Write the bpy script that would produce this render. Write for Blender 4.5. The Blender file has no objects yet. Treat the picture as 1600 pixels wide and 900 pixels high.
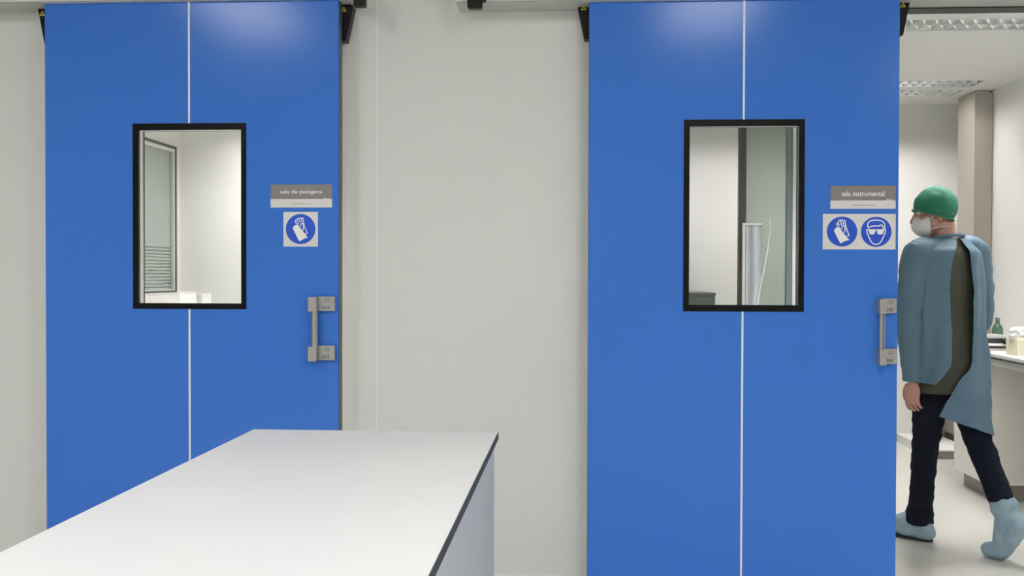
import bpy, bmesh, math, random
from mathutils import Vector, Matrix, noise
random.seed(7)
S = bpy.context.scene
C = S.collection
PI = math.pi

# ------------------------------------------------------------------ camera
FPX = 1581.0                       # focal length in pixels of the 1600x900 frame
HC = 1.30                          # lens height
YAW, PITCH, ROLL = math.radians(3.55), math.radians(0.84), 0.0026
F = Vector((-math.sin(YAW) * math.cos(PITCH), math.cos(YAW) * math.cos(PITCH), -math.sin(PITCH)))
R0 = Vector((math.cos(YAW), math.sin(YAW), 0))
U0 = R0.cross(F)
R = R0 * math.cos(ROLL) + U0 * math.sin(ROLL)
U = U0 * math.cos(ROLL) - R0 * math.sin(ROLL)
O = Vector((0, 0, HC))
cam = bpy.data.cameras.new('camera')
cam.sensor_width = 36.0
cam.lens = FPX / 1600 * 36.0
cam.clip_start = 0.05
co = bpy.data.objects.new('camera', cam)
C.objects.link(co)
co.matrix_world = Matrix(((R.x, U.x, -F.x, 0), (R.y, U.y, -F.y, 0), (R.z, U.z, -F.z, HC), (0, 0, 0, 1)))
S.camera = co


def P(px, py, Y):
    """point of the vertical plane y=Y that a frame pixel looks at (survey helper)"""
    d = F * FPX + R * (px - 800) - U * (py - 450)
    return O + d * (Y / d.y)


# ------------------------------------------------------------------ materials
def srgb(r, g, b):
    def f(c):
        c /= 255
        return c / 12.92 if c <= 0.04045 else ((c + 0.055) / 1.055) ** 2.4
    return (f(r), f(g), f(b), 1)


def mat(name, col, rough=0.5, metal=0.0, var=0.03, scale=6.0, bump=0.0, bscale=80.0, spec=0.5, coat=0.0, stretch=(1, 1, 1)):
    m = bpy.data.materials.new(name)
    m.use_nodes = True
    nt = m.node_tree
    b = nt.nodes['Principled BSDF']
    b.inputs['Roughness'].default_value = rough
    b.inputs['Metallic'].default_value = metal
    b.inputs['Specular IOR Level'].default_value = spec
    b.inputs['Coat Weight'].default_value = coat
    tc = nt.nodes.new('ShaderNodeTexCoord')
    mp = nt.nodes.new('ShaderNodeMapping')
    mp.inputs['Scale'].default_value = stretch
    nt.links.new(tc.outputs['Object'], mp.inputs['Vector'])
    n = nt.nodes.new('ShaderNodeTexNoise')
    n.inputs['Scale'].default_value = scale
    n.inputs['Detail'].default_value = 3
    nt.links.new(mp.outputs['Vector'], n.inputs['Vector'])
    cr = nt.nodes.new('ShaderNodeValToRGB')
    c = Vector(col[:3])
    cr.color_ramp.elements[0].position = 0.3
    cr.color_ramp.elements[1].position = 0.7
    cr.color_ramp.elements[0].color = (*(c * (1 - var)), 1)
    cr.color_ramp.elements[1].color = (*(c * (1 + var)), 1)
    nt.links.new(n.outputs['Fac'], cr.inputs['Fac'])
    nt.links.new(cr.outputs['Color'], b.inputs['Base Color'])
    if bump:
        n2 = nt.nodes.new('ShaderNodeTexNoise')
        n2.inputs['Scale'].default_value = bscale
        nt.links.new(mp.outputs['Vector'], n2.inputs['Vector'])
        bp = nt.nodes.new('ShaderNodeBump')
        bp.inputs['Strength'].default_value = bump
        bp.inputs['Distance'].default_value = 0.004
        nt.links.new(n2.outputs['Fac'], bp.inputs['Height'])
        nt.links.new(bp.outputs['Normal'], b.inputs['Normal'])
    return m


def glass_mat(name, tint=(1, 1, 1), ior=1.45, rough=0.0, haze=None, hazef=0.0):
    m = bpy.data.materials.new(name)
    m.use_nodes = True
    nt = m.node_tree
    for n in list(nt.nodes):
        nt.nodes.remove(n)
    out = nt.nodes.new('ShaderNodeOutputMaterial')
    tr = nt.nodes.new('ShaderNodeBsdfTransparent')
    tr.inputs['Color'].default_value = (*tint, 1)
    gl = nt.nodes.new('ShaderNodeBsdfGlossy')
    gl.inputs['Roughness'].default_value = rough
    lw = nt.nodes.new('ShaderNodeLayerWeight')
    lw.inputs['Blend'].default_value = 0.5
    pw = nt.nodes.new('ShaderNodeMath')
    pw.operation = 'POWER'
    pw.inputs[1].default_value = 5.0
    nt.links.new(lw.outputs['Facing'], pw.inputs[0])
    ma = nt.nodes.new('ShaderNodeMath')
    ma.operation = 'MULTIPLY_ADD'
    f0 = ((ior - 1) / (ior + 1)) ** 2
    ma.inputs[1].default_value = 1 - f0
    ma.inputs[2].default_value = f0
    nt.links.new(pw.outputs[0], ma.inputs[0])
    mx = nt.nodes.new('ShaderNodeMixShader')
    nt.links.new(ma.outputs[0], mx.inputs['Fac'])
    last = tr
    if haze:
        df = nt.nodes.new('ShaderNodeBsdfDiffuse')
        df.inputs['Color'].default_value = haze
        m2 = nt.nodes.new('ShaderNodeMixShader')
        m2.inputs['Fac'].default_value = hazef
        nt.links.new(tr.outputs[0], m2.inputs[1])
        nt.links.new(df.outputs[0], m2.inputs[2])
        last = m2
    nt.links.new(last.outputs[0], mx.inputs[1])
    nt.links.new(gl.outputs[0], mx.inputs[2])
    nt.links.new(mx.outputs[0], out.inputs['Surface'])
    return m


def emit_mat(name, col, strength):
    m = bpy.data.materials.new(name)
    m.use_nodes = True
    nt = m.node_tree
    for n in list(nt.nodes):
        nt.nodes.remove(n)
    out = nt.nodes.new('ShaderNodeOutputMaterial')
    e = nt.nodes.new('ShaderNodeEmission')
    e.inputs['Color'].default_value = (*col, 1)
    e.inputs['Strength'].default_value = strength
    nt.links.new(e.outputs[0], out.inputs['Surface'])
    return m


M = {
    'wall': mat('wall laminate', (0.735, 0.742, 0.702, 1), 0.5, var=0.015, scale=1.5),
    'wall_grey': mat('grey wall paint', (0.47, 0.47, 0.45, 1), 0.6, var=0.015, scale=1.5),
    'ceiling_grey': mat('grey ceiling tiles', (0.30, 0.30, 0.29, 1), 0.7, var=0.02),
    'wall_white': mat('white wall paint', (0.83, 0.83, 0.815, 1), 0.55, var=0.012, scale=1.2),
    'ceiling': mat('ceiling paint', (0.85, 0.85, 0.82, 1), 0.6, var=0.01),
    'floor': mat('poured floor', (0.66, 0.65, 0.61, 1), 0.22, var=0.03, scale=2.0, bump=0.04, bscale=12),
    'floor_front': mat('pale floor of the front room', (0.84, 0.83, 0.80, 1), 0.3, var=0.02, scale=2.0),
    'joint': mat('pale joint profile', (0.85, 0.85, 0.82, 1), 0.4),
    'skirting': mat('skirting', (0.82, 0.82, 0.80, 1), 0.4),
    'taupe': mat('taupe paint', (0.40, 0.37, 0.33, 1), 0.5, var=0.02),
    'taupe_dark': mat('taupe plinth', (0.23, 0.21, 0.185, 1), 0.45),
    'blue': mat('blue door laminate', (0.056, 0.200, 0.67, 1), 0.17, var=0.02, scale=1.0, bump=0.012, bscale=400, spec=0.2),
    'door_edge': mat('door edge', (0.06, 0.09, 0.14, 1), 0.4),
    'seam': mat('white seam', (0.85, 0.88, 0.88, 1), 0.4),
    'black': mat('black plastic', (0.010, 0.010, 0.009, 1), 0.4, spec=0.2),
    'black_frame': mat('black window frame', (0.006, 0.006, 0.006, 1), 0.25, spec=0.22),
    'spacer': mat('pale window reveal', (0.75, 0.75, 0.73, 1), 0.4),
    'rail_track': mat('rail track metal', (0.52, 0.52, 0.48, 1), 0.5),  # darker than the rail cover: shade of its underside put into the colour
    'glass': glass_mat('clear glass'),
    'green_glass': glass_mat('greenish glass', (0.76, 0.81, 0.76), haze=(0.53, 0.56, 0.53, 1), hazef=0.35),
    'dark_glass': glass_mat('grey glass', (0.85, 0.88, 0.87)),
    'steel': mat('satin stainless', (0.45, 0.44, 0.41, 1), 0.38, 0.55, var=0.05, scale=30, stretch=(1, 1, 0.1)),
    'steel_dark': mat('engraved metal', (0.20, 0.20, 0.19, 1), 0.5, 0.3),
    'yellow': mat('yellow mark', srgb(225, 225, 70), 0.5),
    'sign_grey': mat('grey sign plate', srgb(138, 133, 130), 0.4),
    'sign_white': mat('white sign plate', srgb(226, 224, 220), 0.4),
    'sign_text': mat('white lettering', srgb(245, 245, 240), 0.5),
    'sign_ink': mat('grey lettering', srgb(95, 95, 95), 0.5),
    'sign_blue': mat('safety blue', srgb(28, 84, 205), 0.4),
    'bench_top': mat('white bench laminate', (0.71, 0.71, 0.70, 1), 0.45, var=0.012, scale=3, spec=0.25),
    'bench_edge': mat('dark bench edge', (0.055, 0.058, 0.055, 1), 0.5, spec=0.15),
    'bench_side': mat('grey bench panel', (0.56, 0.575, 0.57, 1), 0.45, var=0.015),
    'cab_white': mat('white cabinet', (0.74, 0.73, 0.69, 1), 0.4, var=0.012),
    'cab_beige': mat('beige cabinet front', (0.66, 0.64, 0.59, 1), 0.45, var=0.015),
    'alu': mat('louvre aluminium', (0.80, 0.81, 0.82, 1), 0.10, 1.0),
    'lum_white': mat('white lamp housing', (0.84, 0.84, 0.82, 1), 0.4),
    'dark_post': mat('dark grey post', (0.055, 0.055, 0.06, 1), 0.4),
    'blue_post': mat('blue grey post', (0.16, 0.21, 0.235, 1), 0.4),
    'grey_green': mat('grey green metal', (0.12, 0.15, 0.14, 1), 0.45),
    'blind': mat('grey blind', (0.86, 0.87, 0.85, 1), 0.6),
    'cream': mat('cream plastic', (0.78, 0.74, 0.56, 1), 0.45),
    'white_plastic': mat('white plastic', (0.84, 0.84, 0.81, 1), 0.4),
    'grey_plastic': mat('grey instrument', (0.42, 0.42, 0.41, 1), 0.4),
    'bottle': glass_mat('green bottle glass', (0.35, 0.5, 0.38), haze=(0.12, 0.2, 0.14, 1), hazef=0.4),
    'skin': mat('skin', (0.46, 0.25, 0.19, 1), 0.5, var=0.06, scale=25),
    'gown': mat('blue disposable gown', (0.085, 0.160, 0.225, 1), 0.65, var=0.07, scale=9, bump=0.25, bscale=30),
    'shirt': mat('dark olive shirt', (0.05, 0.052, 0.035, 1), 0.8, var=0.1, scale=20),
    'trousers': mat('dark navy trousers', (0.006, 0.008, 0.018, 1), 0.9, var=0.15, scale=15, bump=0.2, bscale=60, spec=0.2),
    'cap': mat('green surgical cap', (0.016, 0.17, 0.105, 1), 0.75, var=0.18, scale=18, bump=0.3, bscale=50),
    'mask': mat('white face mask', (0.72, 0.72, 0.71, 1), 0.7, bump=0.2, bscale=60),
    'shoe_cover': mat('blue shoe cover', (0.26, 0.37, 0.45, 1), 0.5, var=0.1, scale=20, bump=0.35, bscale=35),
    'sole': mat('dark sole', (0.02, 0.025, 0.03, 1), 0.6),
    'eye': mat('eye', (0.75, 0.73, 0.7, 1), 0.2),
    'tube': emit_mat('lamp tube of the front room', (1.0, 0.985, 0.97), 21.8),
    'tube_far': emit_mat('lamp tube of the back rooms', (1.0, 0.975, 0.95), 190.0),
}


# ------------------------------------------------------------------ mesh helpers
def tag(o, label=None, cat=None, group=None, kind=None):
    if label:
        o['label'] = label
    if cat:
        o['category'] = cat
    if group:
        o['group'] = group
    if kind:
        o['kind'] = kind
    return o


def empty(name, loc, label=None, cat=None, group=None, kind=None):
    o = bpy.data.objects.new(name, None)
    o.empty_display_size = 0.1
    C.objects.link(o)
    o.location = loc
    return tag(o, label, cat, group, kind)


def world_loc(o):
    v = Vector((0, 0, 0))
    while o:
        v += o.location
        o = o.parent
    return v


def link_mesh(name, me, m, parent=None, smooth=False):
    """me holds world coordinates; the object's origin goes to its parent's origin or the mesh's base"""
    o = bpy.data.objects.new(name, me)
    C.objects.link(o)
    if parent is not None:
        o.parent = parent
        off = world_loc(parent)
    else:
        xs = [v.co for v in me.vertices]
        off = Vector(((min(v.x for v in xs) + max(v.x for v in xs)) / 2, (min(v.y for v in xs) + max(v.y for v in xs)) / 2, min(v.z for v in xs)))
        o.location = off
    me.transform(Matrix.Translation(-off))
    ms = m if isinstance(m, (list, tuple)) else [m]
    for x in ms:
        me.materials.append(x)
    if smooth:
        for p in me.polygons:
            p.use_smooth = True
    return o


def obj(name, bm, m, parent=None, bevel=0.0, smooth=False, segs=2):
    if bevel:
        es = [e for e in bm.edges if len(e.link_faces) == 2 and e.calc_face_angle(0) > 0.5]
        bmesh.ops.bevel(bm, geom=es, offset=bevel, segments=segs, affect='EDGES', profile=0.5, clamp_overlap=True)
    bmesh.ops.recalc_face_normals(bm, faces=bm.faces[:])
    me = bpy.data.meshes.new(name)
    bm.to_mesh(me)
    bm.free()
    o = link_mesh(name, me, m, parent, smooth)
    if smooth:
        try:
            for e in me.edges:
                pass
            me.set_sharp_from_angle(angle=math.radians(35))
        except Exception:
            pass
    return o


def box(bm, x0, x1, y0, y1, z0, z1):
    vs = [bm.verts.new((x, y, z)) for x in (x0, x1) for y in (y0, y1) for z in (z0, z1)]
    for f in ((0, 1, 3, 2), (4, 6, 7, 5), (0, 4, 5, 1), (2, 3, 7, 6), (0, 2, 6, 4), (1, 5, 7, 3)):
        bm.faces.new([vs[i] for i in f])


def boxes(*bs):
    bm = bmesh.new()
    for b in bs:
        box(bm, *b)
    return bm


def prism(bm, pts, y0, y1):
    """pts: (x,z) outline, extruded from y0 to y1"""
    a = [bm.verts.new((x, y0, z)) for x, z in pts]
    b = [bm.verts.new((x, y1, z)) for x, z in pts]
    bm.faces.new(a)
    bm.faces.new(b[::-1])
    n = len(pts)
    for i in range(n):
        j = (i + 1) % n
        bm.faces.new((a[j], a[i], b[i], b[j]))


def holes_grid(lo, hi, holes):
    """cells of the rectangle lo..hi (2D) not covered by holes"""
    us = sorted({lo[0], hi[0], *[h[0] for h in holes], *[h[1] for h in holes]})
    vs = sorted({lo[1], hi[1], *[h[2] for h in holes], *[h[3] for h in holes]})
    for i in range(len(us) - 1):
        for j in range(len(vs) - 1):
            u, v = (us[i] + us[i + 1]) / 2, (vs[j] + vs[j + 1]) / 2
            if not any(h[0] < u < h[1] and h[2] < v < h[3] for h in holes):
                yield us[i], us[i + 1], vs[j], vs[j + 1]


def welded(bm):
    bmesh.ops.remove_doubles(bm, verts=bm.verts[:], dist=1e-5)
    seen = {}
    for f in list(bm.faces):
        k = tuple(sorted(v.index for v in f.verts))
        seen.setdefault(k, []).append(f)
    bm.verts.index_update()
    seen = {}
    for f in list(bm.faces):
        seen.setdefault(tuple(sorted(v.index for v in f.verts)), []).append(f)
    dead = [f for fs in seen.values() if len(fs) > 1 for f in fs]
    if dead:
        bmesh.ops.delete(bm, geom=dead, context='FACES')
    return bm


def wall_xz(x0, x1, z0, z1, y0, y1, holes):
    bm = bmesh.new()
    for a, b, c, d in holes_grid((x0, z0), (x1, z1), holes):
        box(bm, a, b, y0, y1, c, d)
    return welded(bm)


def wall_yz(y0, y1, z0, z1, x0, x1, holes):
    bm = bmesh.new()
    for a, b, c, d in holes_grid((y0, z0), (y1, z1), holes):
        box(bm, x0, x1, a, b, c, d)
    return welded(bm)


def slab_xy(x0, x1, y0, y1, z0, z1, holes):
    bm = bmesh.new()
    for a, b, c, d in holes_grid((x0, y0), (x1, y1), holes):
        box(bm, a, b, c, d, z0, z1)
    return welded(bm)


def basis(d):
    d = d.normalized()
    a = Vector((0, 0, 1)) if abs(d.z) < 0.9 else Vector((1, 0, 0))
    u = d.cross(a).normalized()
    return u, d.cross(u).normalized()


def tube(bm, pts, rad, n=12, cap=True):
    """round tube through pts; rad a number or one per point"""
    pts = [Vector(p) for p in pts]
    rs = rad if isinstance(rad, (list, tuple)) else [rad] * len(pts)
    rings = []
    u = v = None
    for i, p in enumerate(pts):
        d = (pts[min(i + 1, len(pts) - 1)] - pts[max(i - 1, 0)]).normalized()
        if u is None:
            u, v = basis(d)
        else:
            u = (u - d * u.dot(d)).normalized()
            v = d.cross(u)
        rings.append([bm.verts.new(p + (u * math.cos(2 * PI * k / n) + v * math.sin(2 * PI * k / n)) * rs[i]) for k in range(n)])
    for a, b in zip(rings, rings[1:]):
        for k in range(n):
            bm.faces.new((a[k], a[(k + 1) % n], b[(k + 1) % n], b[k]))
    if cap:
        bm.faces.new(rings[0][::-1])
        bm.faces.new(rings[-1])


def lathe(bm, prof, c, n=24):
    c = Vector(c)
    rings = [[bm.verts.new(c + Vector((r * math.cos(2 * PI * k / n), r * math.sin(2 * PI * k / n), z))) for k in range(n)] for r, z in prof]
    for a, b in zip(rings, rings[1:]):
        for k in range(n):
            bm.faces.new((a[k], a[(k + 1) % n], b[(k + 1) % n], b[k]))
    bm.faces.new(rings[0][::-1])
    bm.faces.new(rings[-1])


def ellipsoid(bm, c, axes, seg=24):
    """axes: three world vectors (semi-axes)"""
    mx = Matrix((axes[0], axes[1], axes[2])).transposed().to_4x4()
    mx.translation = Vector(c)
    bmesh.ops.create_uvsphere(bm, u_segments=seg, v_segments=seg // 2, radius=1, matrix=mx)


def capsule(bm, a, b, ra, rb, n=16):
    a, b = Vector(a), Vector(b)
    X, Y, Z = Vector((1, 0, 0)), Vector((0, 1, 0)), Vector((0, 0, 1))
    ellipsoid(bm, a, (X * ra, Y * ra, Z * ra), n)
    ellipsoid(bm, b, (X * rb, Y * rb, Z * rb), n)
    if (b - a).length > 1e-4:
        tube(bm, [a, b], [ra, rb], n)


def loft(bm, rings, cap=True, closed=True):
    vs = [[bm.verts.new(p) for p in r] for r in rings]
    n = len(rings[0])
    for a, b in zip(vs, vs[1:]):
        for k in range(n if closed else n - 1):
            bm.faces.new((a[k], a[(k + 1) % n], b[(k + 1) % n], b[k]))
    if cap:
        bm.faces.new(vs[0][::-1])
        bm.faces.new(vs[-1])


def organic(name, bm, m, parent, voxel, smooth=4, wrinkle=0.0, wscale=12.0, wstretch=(1, 1, 1)):
    """union of the shapes in bm as one continuous smooth surface"""
    bmesh.ops.recalc_face_normals(bm, faces=bm.faces[:])
    me = bpy.data.meshes.new('source')
    bm.to_mesh(me)
    bm.free()
    t = bpy.data.objects.new('source', me)
    C.objects.link(t)
    r = t.modifiers.new('r', 'REMESH')
    r.mode = 'VOXEL'
    r.voxel_size = voxel
    s = t.modifiers.new('s', 'SMOOTH')
    s.factor = 0.5
    s.iterations = smooth
    dg = bpy.context.evaluated_depsgraph_get()
    dg.update()
    out = bpy.data.meshes.new_from_object(t.evaluated_get(dg))
    out.name = name
    bpy.data.objects.remove(t)
    bpy.data.meshes.remove(me)
    if wrinkle:
        st = Vector(wstretch)
        ns = [v.normal.copy() for v in out.vertices]
        for v, nn in zip(out.vertices, ns):
            q = Vector((v.co.x * st.x, v.co.y * st.y, v.co.z * st.z)) * wscale
            v.co += nn * wrinkle * (noise.noise(q) + 0.5 * noise.noise(q * 2.3))
    return link_mesh(name, out, m, parent, True)


# ------------------------------------------------------------------ room shell
YW, YB = 4.20, 4.288               # front and back of the wall with the two doors
YD = 4.07                          # front of the sliding door leaves
Z1 = 3.10                          # front room ceiling
Z2 = 2.61                          # ceiling of the rooms behind
YF = 8.03                          # their far wall
XR, XL = P(1550.5, 300, 7.41).x, P(281, 300, YF).x   # their right and left walls
XP = -0.5                          # the wall between the two rooms behind
LW, LD = 1.20, 0.60                # ceiling luminaires
front_lums = [(-2.24, 1.25), (0.90, 1.25), (-0.95, -0.6), (-0.95, -2.4), (3.2, -0.8)]  # last three: unseen lamps added behind the camera as fill
far_lums = [(2.164, 7.335), (2.164, 5.29), (0.90, 7.335)]
left_lums = [(-2.05, 7.45), (-1.75, 5.4)]


def hole(c, turned=False):
    a, b = (LD / 2, LW / 2) if turned else (LW / 2, LD / 2)
    return (c[0] - a, c[0] + a, c[1] - b, c[1] + b)


z_head_r = P(1500, 10.5, YW).z
open_l = (P(140, 300, YW).x, P(512, 300, YW).x, 0.0, P(300, 20, YW).z)
open_r = (P(985, 300, YW).x, 2.06, 0.0, z_head_r)


def struct(name, bm, m, parent=None, label=None, cat=None):
    return tag(obj(name, bm, m, parent), label, cat, kind='structure')


struct('wall_back', wall_xz(-4.2, 4.2, 0, Z1, YW, YB, [open_l, open_r]), M['wall'],
       label='pale grey panelled wall carrying the two blue sliding doors', cat='wall')
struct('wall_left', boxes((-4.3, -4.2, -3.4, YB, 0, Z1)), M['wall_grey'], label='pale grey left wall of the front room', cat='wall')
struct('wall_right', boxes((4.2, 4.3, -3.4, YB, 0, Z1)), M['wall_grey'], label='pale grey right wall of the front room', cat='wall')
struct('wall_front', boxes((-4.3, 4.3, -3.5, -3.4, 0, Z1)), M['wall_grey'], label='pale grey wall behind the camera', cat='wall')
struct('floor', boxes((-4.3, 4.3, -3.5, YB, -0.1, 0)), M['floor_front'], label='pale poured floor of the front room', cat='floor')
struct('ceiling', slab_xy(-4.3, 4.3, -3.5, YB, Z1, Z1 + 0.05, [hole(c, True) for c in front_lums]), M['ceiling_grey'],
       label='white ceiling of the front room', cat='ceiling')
struct('floor_back', boxes((XL - 0.1, XR + 0.1, YB, YF + 0.1, -0.1, 0)), M['floor'],
       label='shiny pale floor of the room the person walks through', cat='floor')
struct('ceiling_back', slab_xy(XL - 0.1, XR + 0.1, YB, YF + 0.1, Z2, Z2 + 0.05, [hole(c) for c in far_lums + left_lums]), M['ceiling'],
       label='white ceiling of the room behind, with louvre lamps', cat='ceiling')
struct('wall_far', boxes((XL - 0.1, XR + 0.1, YF, YF + 0.1, 0, Z2)), M['wall_white'],
       label='white far wall seen behind the person and through both door windows', cat='wall')
struct('wall_far_right', boxes((XR, XR + 0.1, YB, YF, 0, Z2)), M['wall_white'],
       label='white side wall at the right edge behind the person', cat='wall')
WY0, WY1 = 6.55, YF - 0.09
WZ0, WZ1 = P(274, 457, WY1).z, P(274, 230, WY1).z
struct('wall_far_left', wall_yz(YB, YF, 0, Z2, XL - 0.1, XL, [(WY0, WY1, WZ0, WZ1)]), M['wall_white'],
       label='white side wall with a grey window seen through the left door window', cat='wall')
struct('wall_between', boxes((XP - 0.05, XP + 0.05, YB, YF, 0, Z2)), M['wall_white'],
       label='white wall between the two back rooms', cat='wall')

# skirting of the door wall, taupe base of the far wall
sk = P(850, 896.8, YW).z
bm = bmesh.new()
for a, b in ((-4.2, open_l[0]), (open_l[1], open_r[0]), (open_r[1], 4.2)):
    prism(bm, [(a, 0), (b, 0), (b, sk), (a, sk)], YW - 0.008, YW)
struct('baseboard_back', bm, M['skirting'], label='low pale skirting strip along the door wall', cat='skirting')
struct('baseboard_far', boxes((XP + 0.05, 2.80, YF - 0.012, YF, 0.012, P(1410, 677, YF).z)), M['taupe_dark'],
       label='taupe skirting along the far wall behind the person', cat='skirting')
# panel joints
for i, (px, nm) in enumerate(((589, 'trim_1'), (41, 'trim_2'))):
    x = P(px, 70, YW).x
    struct(nm, boxes((x - 0.0022, x + 0.0022, YW - 0.001, YW, sk, Z1)), M['spacer' if i else 'joint'],
           label=('thin pale panel joint in the grey wall right of the left door', 'thin pale panel joint in the grey wall left of the left door')[i], cat='wall joint')
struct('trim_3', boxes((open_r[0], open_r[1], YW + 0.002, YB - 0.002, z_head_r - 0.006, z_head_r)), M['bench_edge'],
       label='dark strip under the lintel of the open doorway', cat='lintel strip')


# ------------------------------------------------------------------ sliding doors
def px_rect(x0, y0, x1, y1, Y):
    a, b = P(x0, (y0 + y1) / 2, Y), P(x1, (y0 + y1) / 2, Y)
    t, u = P((x0 + x1) / 2, y0, Y), P((x0 + x1) / 2, y1, Y)
    return a.x, b.x, u.z, t.z


def make_door(name, label, xl, xr, ztop, seam_x, win, inner, wedges, hand):
    e = empty(name, ((xl + xr) / 2, YD + 0.03, 0), label, 'door', kind='structure')
    T = 0.06
    wx0, wx1, wz0, wz1 = win
    obj('door_leaf', wall_xz(xl, xr, 0.008, ztop, YD, YD + T, [(wx0, wx1, wz0, wz1)]), M['blue'], e)
    obj('edge_strip', boxes((xr, xr + 0.0015, YD + 0.004, YD + T, 0.008, ztop), (xl - 0.0015, xl, YD + 0.004, YD + T, 0.008, ztop)), M['door_edge'], e)
    obj('back_skin', wall_xz(xl, xr, 0.008, ztop, YD + T + 0.0005, YD + T + 0.002, [(wx0 - 0.004, wx1 + 0.004, wz0 - 0.004, wz1 + 0.004)]), M['cab_white'], e)  # unseen pale skin, added to keep blue bounce off the wall
    obj('seam_strip', boxes((seam_x - 0.0038, seam_x + 0.0038, YD - 0.0012, YD, 0.008, wz0), (seam_x - 0.0038, seam_x + 0.0038, YD - 0.0012, YD, wz1, ztop)), M['seam'], e)
    ix0, ix1, iz0, iz1 = inner
    fr = obj('window_frame', wall_xz(wx0 - 0.001, wx1 + 0.001, wz0 - 0.001, wz1 + 0.001, YD - 0.003, YD + 0.012, [inner]), M['black_frame'], e)
    q = 0.002
    rv = wall_xz(ix0 - 0.012, ix1 + (-q if name == 'door_2' else 0.012), iz0 - 0.012, iz1 + 0.012, YD + 0.013, YD + 0.048, [(ix0 - q, ix1 + q, iz0 - q, iz1 + q)])
    obj('reveal', rv, M['spacer'], fr)
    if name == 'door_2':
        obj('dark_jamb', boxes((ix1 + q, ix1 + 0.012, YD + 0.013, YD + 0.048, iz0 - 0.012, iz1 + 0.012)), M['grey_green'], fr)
    obj('back_frame', wall_xz(wx0 - 0.001, wx1 + 0.001, wz0 - 0.001, wz1 + 0.001, YD + 0.049, YD + T + 0.003, [(ix0 - q, ix1 + q, iz0 - q, iz1 + q)]), M['black_frame'], fr)
    obj('glass_pane', boxes((ix0 - 0.003, ix1 + 0.003, YD + 0.004, YD + 0.007, iz0 - 0.003, iz1 + 0.003)), M['glass'], fr)
    for pts, tri in wedges:
        Yg = YD + T + 0.012
        w = [(P(a, b, Yg).x, P(a, b, Yg).z) for a, b in pts]
        bm = bmesh.new()
        prism(bm, w, Yg, Yg + 0.05)
        bk = obj('corner_bracket', bm, M['black'], e, bevel=0.003)
        cx, cy = tri
        bm = bmesh.new()
        s = P(cx + 1, cy, Yg).x - P(cx, cy, Yg).x
        c = P(cx, cy, Yg)
        o3 = [(0, 4.6), (-4.4, -3.6), (4.4, -3.6)]
        i3 = [(0, 1.6), (-1.7, -2.0), (1.7, -2.0)]
        fo = [bm.verts.new((c.x + a * s, Yg - 0.001, c.z + b * s)) for a, b in o3]
        fi = [bm.verts.new((c.x + a * s, Yg - 0.001, c.z + b * s)) for a, b in i3]
        for k in range(3):
            j = (k + 1) % 3
            bm.faces.new((fo[k], fo[j], fi[j], fi[k]))
        obj('warning_triangle', bm, M['yellow'], bk)
    # pull handle: two clamp blocks and an upright bar
    hx0, hx1, ty0, ty1, by0, by1, bx0, bx1, twin = hand
    h = obj('handle', None or handle_bar(hx0, hx1, ty1, by0, bx0, bx1, twin), M['steel'], e, smooth=True)
    h['label'] = 'satin steel pull handle'
    for y0, y1 in ((ty0, ty1), (by0, by1)):
        x0, x1, z0, z1 = px_rect(hx0, y0, hx1, y1, YD - 0.02)
        xm = x0 + (x1 - x0) * 0.34
        bm = bmesh.new()
        box(bm, xm - 0.002, x1, YD - 0.016, YD, z0 + 0.002, z1)
        box(bm, x0, xm, YD - 0.052, YD, z0, z1 - 0.002)
        k = obj('handle_mount', bm, M['steel'], h, bevel=0.004)
        # recessed marks
        bm = bmesh.new()
        cx, cz = x0 + (x1 - x0) * 0.70, z0 + (z1 - z0) * 0.76
        for t in range(14):
            a0, a1 = 2 * PI * t / 14, 2 * PI * (t + 1) / 14
            qv = [(cx + rr * 0.0095 * math.cos(a), YD - 0.0167, cz + rr * 0.0075 * math.sin(a)) for a, rr in ((a0, 1), (a1, 1), (a1, 0.65), (a0, 0.65))]
            bm.faces.new([bm.verts.new(p) for p in qv])
        for g in range(3):
            gx = x0 + (x1 - x0) * (0.50 + 0.11 * g)
            box(bm, gx, gx + 0.006, YD - 0.0168, YD - 0.016, z0 + 0.009, z0 + 0.022)
        bmesh.ops.remove_doubles(bm, verts=bm.verts[:], dist=1e-6)
        obj('mount_marks', bm, M['steel_dark'], h)
    return e


def handle_bar(hx0, hx1, ty1, by0, bx0, bx1, twin):
    Y = YD - 0.034
    a, b = P(bx0, ty1, Y), P(bx1, ty1, Y)
    z1, z0 = a.z + 0.012, P(bx0, by0, Y).z - 0.012
    bm = bmesh.new()
    if twin:
        w = b.x - a.x
        tube(bm, [(a.x + w * 0.30, Y, z0), (a.x + w * 0.30, Y, z1)], w * 0.30, 16)
        tube(bm, [(b.x - w * 0.15, Y + 0.006, z0), (b.x - w * 0.15, Y + 0.006, z1)], w * 0.14, 12)
    else:
        tube(bm, [((a.x + b.x) / 2, Y, z0), ((a.x + b.x) / 2, Y, z1)], (b.x - a.x) / 2, 20)
    return bm


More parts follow.
